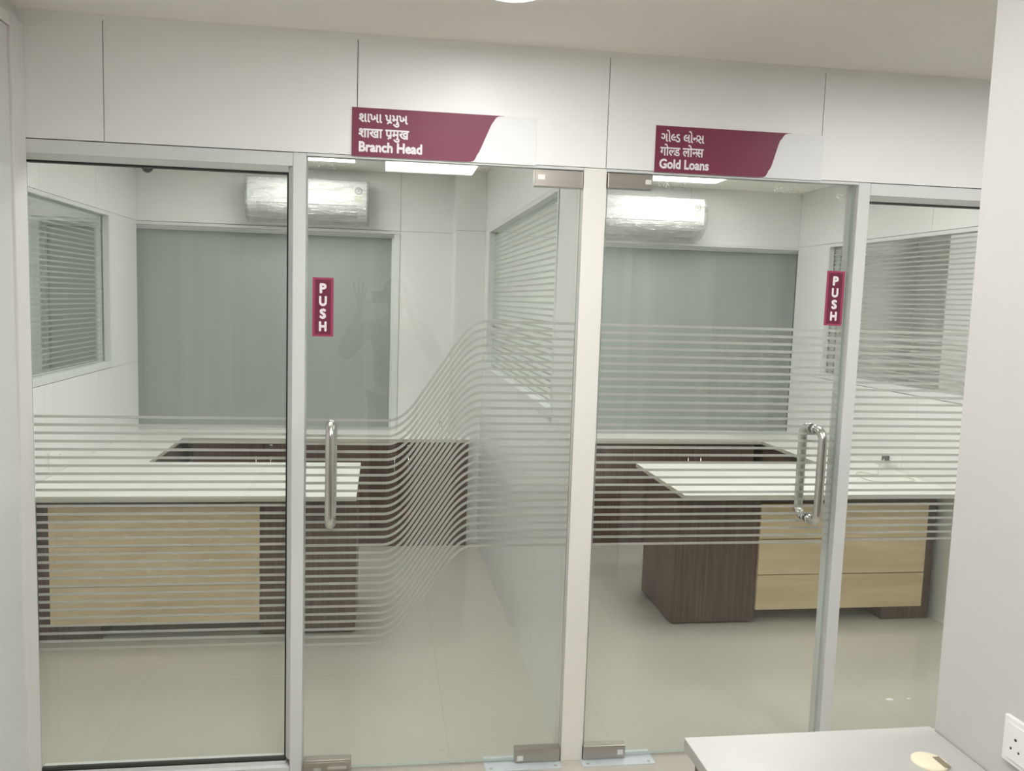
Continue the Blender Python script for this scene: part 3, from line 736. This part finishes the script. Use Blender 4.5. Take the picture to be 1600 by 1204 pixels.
socket('wall_socket', XR, 1, 1.56, 0.765, 0.16, 0.075, 'white wall socket with a plugged-in cable above the right office desk')
socket('wall_socket', XL, -1, 1.43, 0.785, 0.15, 0.075, 'white wall socket above the left office desk near the left edge')
cb = thing('power_cable', (2.75, 1.4, ZT), 'loose thin white cable looping over the right office desk from a wall socket', 'cable')
def smooth(P, n=8):
    P = [Vector(p) for p in P]; out = []
    for i in range(len(P)-1):
        p0 = P[max(0, i-1)]; p1 = P[i]; p2 = P[i+1]; p3 = P[min(len(P)-1, i+2)]
        for k in range(n):
            t = k/n; out.append(0.5*((2*p1)+(-p0+p2)*t+(2*p0-5*p1+4*p2-p3)*t*t+(-p0+3*p1-3*p2+p3)*t**3))
    return out+[P[-1]]
zz = ZT+0.0045
MB().tube(smooth([(2.885, 1.592, 0.765), (2.862, 1.575, 0.755), (2.82, 1.55, 0.727), (2.775, 1.49, zz), (2.735, 1.43, zz), (2.700, 1.41, zz), (2.675, 1.45, zz), (2.65, 1.47, zz), (2.60, 1.42, zz), (2.575, 1.33, zz), (2.585, 1.25, zz), (2.65, 1.225, zz), (2.74, 1.24, zz), (2.82, 1.25, zz), (2.85, 1.30, zz), (2.83, 1.37, zz)]), 0.0030, 8).build('cord', CABLE, cb)
MB().box(2.870, 2.897, 1.575, 1.609, 0.748, 0.782).build('plug', DARKGREY, cb, bevel=0.003)

# ------------------------------------------------------------------ foreground desk
fd = thing('foreground_desk', (0.9, -1.7, 0), 'white desk in the bottom right corner against the hall partition', 'desk')
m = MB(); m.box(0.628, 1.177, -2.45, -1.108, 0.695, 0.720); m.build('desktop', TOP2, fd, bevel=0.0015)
m = MB(); m.box(0.645, 0.665, -2.42, -1.130, 0.0, 0.6945); m.build('side_panel', WENGE, fd)
m = MB(); m.box(0.665, 1.175, -1.150, -1.130, 0.25, 0.6945); m.build('modesty_panel', WENGE, fd)
gr = MB().lathe((1.083, -1.236, 0.720), [(0.033, 0.0), (0.033, 0.003), (0.030, 0.0045), (0.012, 0.0045), (0.0005, 0.0045)], 40).build('cable_grommet', CREAM, fd)
gr['label'] = 'round cream cable cap'
MB().box(1.096, 1.110, -1.262, -1.226, 0.7243, 0.7252).build('grommet_slot', DARKSLOT, gr, bevel=0.0)

# ------------------------------------------------------------------ small marks and bits
def residue_mat():
    m = bpy.data.materials.new('dried_adhesive_residue'); m.use_nodes = True
    nt = m.node_tree; nt.nodes.clear()
    out = N(nt, 'ShaderNodeOutputMaterial'); tr = N(nt, 'ShaderNodeBsdfTransparent'); di = N(nt, 'ShaderNodeBsdfDiffuse'); di.inputs[0].default_value = (0.75, 0.76, 0.74, 1)
    tc = N(nt, 'ShaderNodeTexCoord'); nz = N(nt, 'ShaderNodeTexNoise'); nz.inputs['Scale'].default_value = 70; nz.inputs['Detail'].default_value = 5; nz.inputs['Distortion'].default_value = 1.5
    rp = N(nt, 'ShaderNodeMapRange'); rp.inputs['From Min'].default_value = 0.50; rp.inputs['From Max'].default_value = 0.72; rp.inputs['To Max'].default_value = 0.55
    mx = N(nt, 'ShaderNodeMixShader')
    nt.links.new(tc.outputs['Object'], nz.inputs['Vector']); nt.links.new(nz.outputs['Fac'], rp.inputs['Value']); nt.links.new(rp.outputs[0], mx.inputs[0])
    nt.links.new(tr.outputs[0], mx.inputs[1]); nt.links.new(di.outputs[0], mx.inputs[2]); nt.links.new(mx.outputs[0], out.inputs[0])
    return m
RES = residue_mat()
def residue(parent, cx, cz, rx, rz, seed):
    q = random.Random(seed); n = 22
    pts = [(cx+rx*math.cos(2*math.pi*k/n)*q.uniform(.6, 1.1), cz+rz*math.sin(2*math.pi*k/n)*q.uniform(.6, 1.1)) for k in range(n)]
    MB().add([(a, 0.0046, b_) for a, b_ in pts], [tuple(range(n))]).build('adhesive_residue', RES, parent)
residue(d1, -0.205, 1.992, 0.03, 0.03, 1); residue(d1, -0.16, 2.005, 0.03, 0.014, 2)
residue(d2, 0.95, 1.995, 0.06, 0.022, 3); residue(d2, 1.35, 2.000, 0.05, 0.014, 4); residue(d2, 1.545, 1.990, 0.016, 0.018, 5)
for x, y, k, lab in ((2.112, 0.32, 1.0, 'larger white paper scrap on the right office floor by the glass'), (2.198, 0.319, 0.55, 'smaller paper scrap on the right office floor, just right of the larger scrap')):
    q = random.Random(int(k*10)); n = 9
    pts = [(x+0.016*k*math.cos(2*math.pi*i/n)*q.uniform(.5, 1.2)*1.4, y+0.012*k*math.sin(2*math.pi*i/n)*q.uniform(.5, 1.2)) for i in range(n)]
    tag(MB().prism(pts, 'z', 0.0, 0.0025).build('paper_scrap', WHITEPL), lab, 'scrap')
tag(MB().tube(smooth([(0.405, 2.700, ZT+0.004), (0.410, 2.690, ZT+0.03), (0.402, 2.685, ZT+0.065), (0.395, 2.690, ZT+0.08), (0.388, 2.694, ZT+0.06)]), 0.0022, 6).build('wire_end', DARKGREY), 'short bent wire end standing on the left worktop beside the white column', 'wire')

# ------------------------------------------------------------------ the photographer (seen only as a faint reflection in the left door)
SKIN = pmat('skin', (0.36, 0.22, 0.15), 0.5, var=0.05)
SHIRT = pmat('dark_grey_shirt_cloth', (0.045, 0.055, 0.055), 0.85, var=0.12, scale=(30, 30, 30))
TROUS = pmat('dark_trouser_cloth', (0.025, 0.027, 0.035), 0.85, var=0.1, scale=(30, 30, 30))
HAIR = pmat('black_hair', (0.012, 0.010, 0.009), 0.5, var=0.2, scale=(60, 60, 60))
SHOE = pmat('black_shoe', (0.015, 0.014, 0.014), 0.4)
def skin_obj(name, pts, edges, mat, parent, root, levels=2):
    off = WORLD_AT[parent.name]; keys = list(pts)
    me = bpy.data.meshes.new(name)
    me.from_pydata([tuple(Vector(pts[k][:3])-off) for k in keys], [(keys.index(a), keys.index(b_)) for a, b_ in edges], [])
    o = bpy.data.objects.new(name, me); COL.objects.link(o); o.parent = parent; WORLD_AT[o.name] = off.copy()
    me.materials.append(mat)
    md = o.modifiers.new('skin', 'SKIN'); md.use_smooth_shade = True; md.branch_smoothing = 0.4
    for i, k in enumerate(keys):
        rr = pts[k][3]; rr = rr if isinstance(rr, tuple) else (rr, rr)
        me.skin_vertices[0].data[i].radius = rr; me.skin_vertices[0].data[i].use_root = (k == root)
    sb = o.modifiers.new('subdivision', 'SUBSURF'); sb.levels = levels; sb.render_levels = levels
    return o
px, py = 0.085, -3.02
per = thing('person', (px, py, 0), 'person in a dark shirt holding up a phone, faintly mirrored in the left glass door', 'person')
J = {'pelvis': (px, py, 0.94, (0.15, 0.11)), 'waist': (px, py, 1.08, (0.135, 0.10)), 'chest': (px, py-0.01, 1.27, (0.155, 0.115)), 'upper': (px, py, 1.39, (0.12, 0.085)),
     'neck': (px, py+0.01, 1.47, 0.052), 'jaw': (px, py+0.035, 1.53, (0.056, 0.062)), 'face': (px, py+0.035, 1.60, (0.074, 0.088)), 'brow': (px, py+0.03, 1.655, (0.074, 0.092)), 'crown': (px, py+0.022, 1.70, 0.055),
     'nose': (px, py+0.128, 1.592, 0.013)}
ED = [('pelvis', 'waist'), ('waist', 'chest'), ('chest', 'upper'), ('upper', 'neck'), ('neck', 'jaw'), ('jaw', 'face'), ('face', 'brow'), ('brow', 'crown'), ('face', 'nose')]
arms = {'l': (-1, (-0.255, -2.80, 1.20), (-0.137, -2.675, 1.50)), 'r': (1, (0.375, -2.82, 1.19), (0.178, -2.675, 1.50))}
for k, (sg, el, wr) in arms.items():
    sh = (px+sg*0.185, py, 1.395, 0.058)
    J[k+'sh'] = sh; J[k+'el'] = el+(0.042,); J[k+'wr'] = wr+((0.030, 0.024),)
    hx, hy, hz = wr[0]-sg*(-0.004), wr[1]+0.012, wr[2]+0.075
    J[k+'palm'] = (hx, hy, hz, (0.036, 0.018))
    ED += [('upper', k+'sh'), (k+'sh', k+'el'), (k+'el', k+'wr'), (k+'wr', k+'palm')]
    for f, (dx, ln, r_) in enumerate(((-0.030, 0.072, 0.0082), (-0.010, 0.082, 0.0088), (0.010, 0.076, 0.0085), (0.029, 0.060, 0.0075))):
        n0, n1, n2 = k+'f%da' % f, k+'f%db' % f, k+'f%dc' % f
        if k == 'l':
            J[n0] = (hx+dx, hy+0.004, hz+0.045, r_); J[n1] = (hx+dx*1.35, hy+0.008, hz+0.045+ln*.55, r_*.95); J[n2] = (hx+dx*1.6, hy+0.010, hz+0.045+ln, r_*.8)
        else:
            J[n0] = (hx-0.028, hy+0.012, hz+0.020-f*0.020, r_); J[n1] = (hx-0.050, hy+0.030, hz+0.020-f*0.020, r_*.95); J[n2] = (hx-0.072, hy+0.028, hz+0.018-f*0.019, r_*.8)
        ED += [(k+'palm', n0), (n0, n1), (n1, n2)]
    t0, t1 = k+'t0', k+'t1'
    J[t0] = (hx-sg*0.040, hy-0.012, hz-0.020, 0.0105); J[t1] = (hx-sg*0.066, hy-0.016, hz+0.004, 0.0085); ED += [(k+'palm', t0), (t0, t1)]
for k, sg in (('a', -1), ('b', 1)):
    J[k+'hip'] = (px+sg*0.09, py, 0.86, 0.085); J[k+'knee'] = (px+sg*0.10, py+0.015, 0.48, 0.058); J[k+'calf'] = (px+sg*0.10, py-0.01, 0.33, 0.053)
    J[k+'ank'] = (px+sg*0.10, py-0.01, 0.085, 0.036); J[k+'toe'] = (px+sg*0.115, py+0.15, 0.035, (0.036, 0.028))
    ED += [('pelvis', k+'hip'), (k+'hip', k+'knee'), (k+'knee', k+'calf'), (k+'calf', k+'ank'), (k+'ank', k+'toe')]
skin_obj('body', J, ED, SKIN, per, 'pelvis')
def grow(names, g, extra=None):
    q = {}
    for n in names:
        v = J[n]; rr = v[3] if isinstance(v[3], tuple) else (v[3], v[3]); q[n] = v[:3]+((rr[0]+g, rr[1]+g),)
    if extra: q.update(extra)
    return q
sn = ['pelvis', 'waist', 'chest', 'upper', 'lsh', 'lel', 'rsh', 'rel']
sp = grow(sn, 0.014)
for k in 'lr':
    a_, b_ = Vector(J[k+'el'][:3]), Vector(J[k+'wr'][:3]); c_ = a_.lerp(b_, 0.72); sp[k+'cuff'] = tuple(c_)+(0.042,)
skin_obj('shirt', sp, [('pelvis', 'waist'), ('waist', 'chest'), ('chest', 'upper'), ('upper', 'lsh'), ('lsh', 'lel'), ('upper', 'rsh'), ('rsh', 'rel'), ('lel', 'lcuff'), ('rel', 'rcuff')], SHIRT, per, 'pelvis')
tn = ['pelvis', 'ahip', 'aknee', 'acalf', 'bhip', 'bknee', 'bcalf']
tp = grow(tn, 0.016)
for k in 'ab': tp[k+'hem'] = J[k+'ank'][:3]+(0.058,)
skin_obj('trousers', tp, [('pelvis', 'ahip'), ('ahip', 'aknee'), ('aknee', 'acalf'), ('acalf', 'ahem'), ('pelvis', 'bhip'), ('bhip', 'bknee'), ('bknee', 'bcalf'), ('bcalf', 'bhem')], TROUS, per, 'pelvis')
for k, sg in (('a', -1), ('b', 1)):
    t_ = J[k+'toe']; a_ = J[k+'ank']
    skin_obj('shoe', {'heel': (a_[0], a_[1]-0.035, 0.042, (0.040, 0.042)), 'mid': (a_[0]+sg*.006, a_[1]+0.07, 0.040, (0.044, 0.038)), 'tip': (t_[0], t_[1]+0.02, 0.034, (0.042, 0.032))}, [('heel', 'mid'), ('mid', 'tip')], SHOE, per, 'heel')
hr = MB(); R_, S_ = 10, 24
hv = []
for i in range(R_+1):
    th = math.radians(4+i*9.2)
    for k in range(S_):
        ph = 2*math.pi*k/S_; front = max(0, math.sin(ph)); t2 = th*(1-0.42*front)
        hv.append((px+0.084*math.sin(t2)*math.cos(ph), py+0.022+0.103*math.sin(t2)*math.sin(ph)-0.006, 1.635+0.105*math.cos(t2)))
hr.add(hv, [(i*S_+k, i*S_+(k+1) % S_, (i+1)*S_+(k+1) % S_, (i+1)*S_+k) for i in range(R_) for k in range(S_)], 0, True)
hr.add(hv[:S_], [tuple(range(S_))])
hr.build('hair', HAIR, per)
for sg in (-1, 1):
    MB().lathe((px+sg*0.030, py+0.112, 1.622), [(0.0005, -0.010), (0.009, -0.006), (0.012, 0), (0.009, 0.006), (0.0005, 0.010)], 12, axis='y').build('eye', WHITEPL, per)
    MB().lathe((px+sg*0.082, py+0.030, 1.600), [(0.0005, -0.026), (0.010, -0.018), (0.013, 0.0), (0.012, 0.016), (0.0005, 0.026)], 12).build('ear', SKIN, per)
MB().prism([(px-0.024, 1.556), (px, 1.551), (px+0.024, 1.556), (px, 1.561)], 'y', py+0.098, py+0.116).build('mouth', pmat('lips', (0.25, 0.10, 0.09), 0.5), per)
ph = thing('phone', (0.015, -2.63, 1.60), 'dark phone held up in both hands, mirrored in the left glass door', 'phone')
MB().box(-0.068, 0.094, -2.638, -2.630, 1.563, 1.637).build('phone_body', BLACKPL, ph, bevel=0.004)
MB().box(-0.064, 0.090, -2.6395, -2.638, 1.567, 1.633).build('phone_screen', BLACKPL, ph)
MB().box(-0.062, -0.030, -2.630, -2.627, 1.598, 1.630).build('camera_bump', DARKGREY, ph, bevel=0.002)
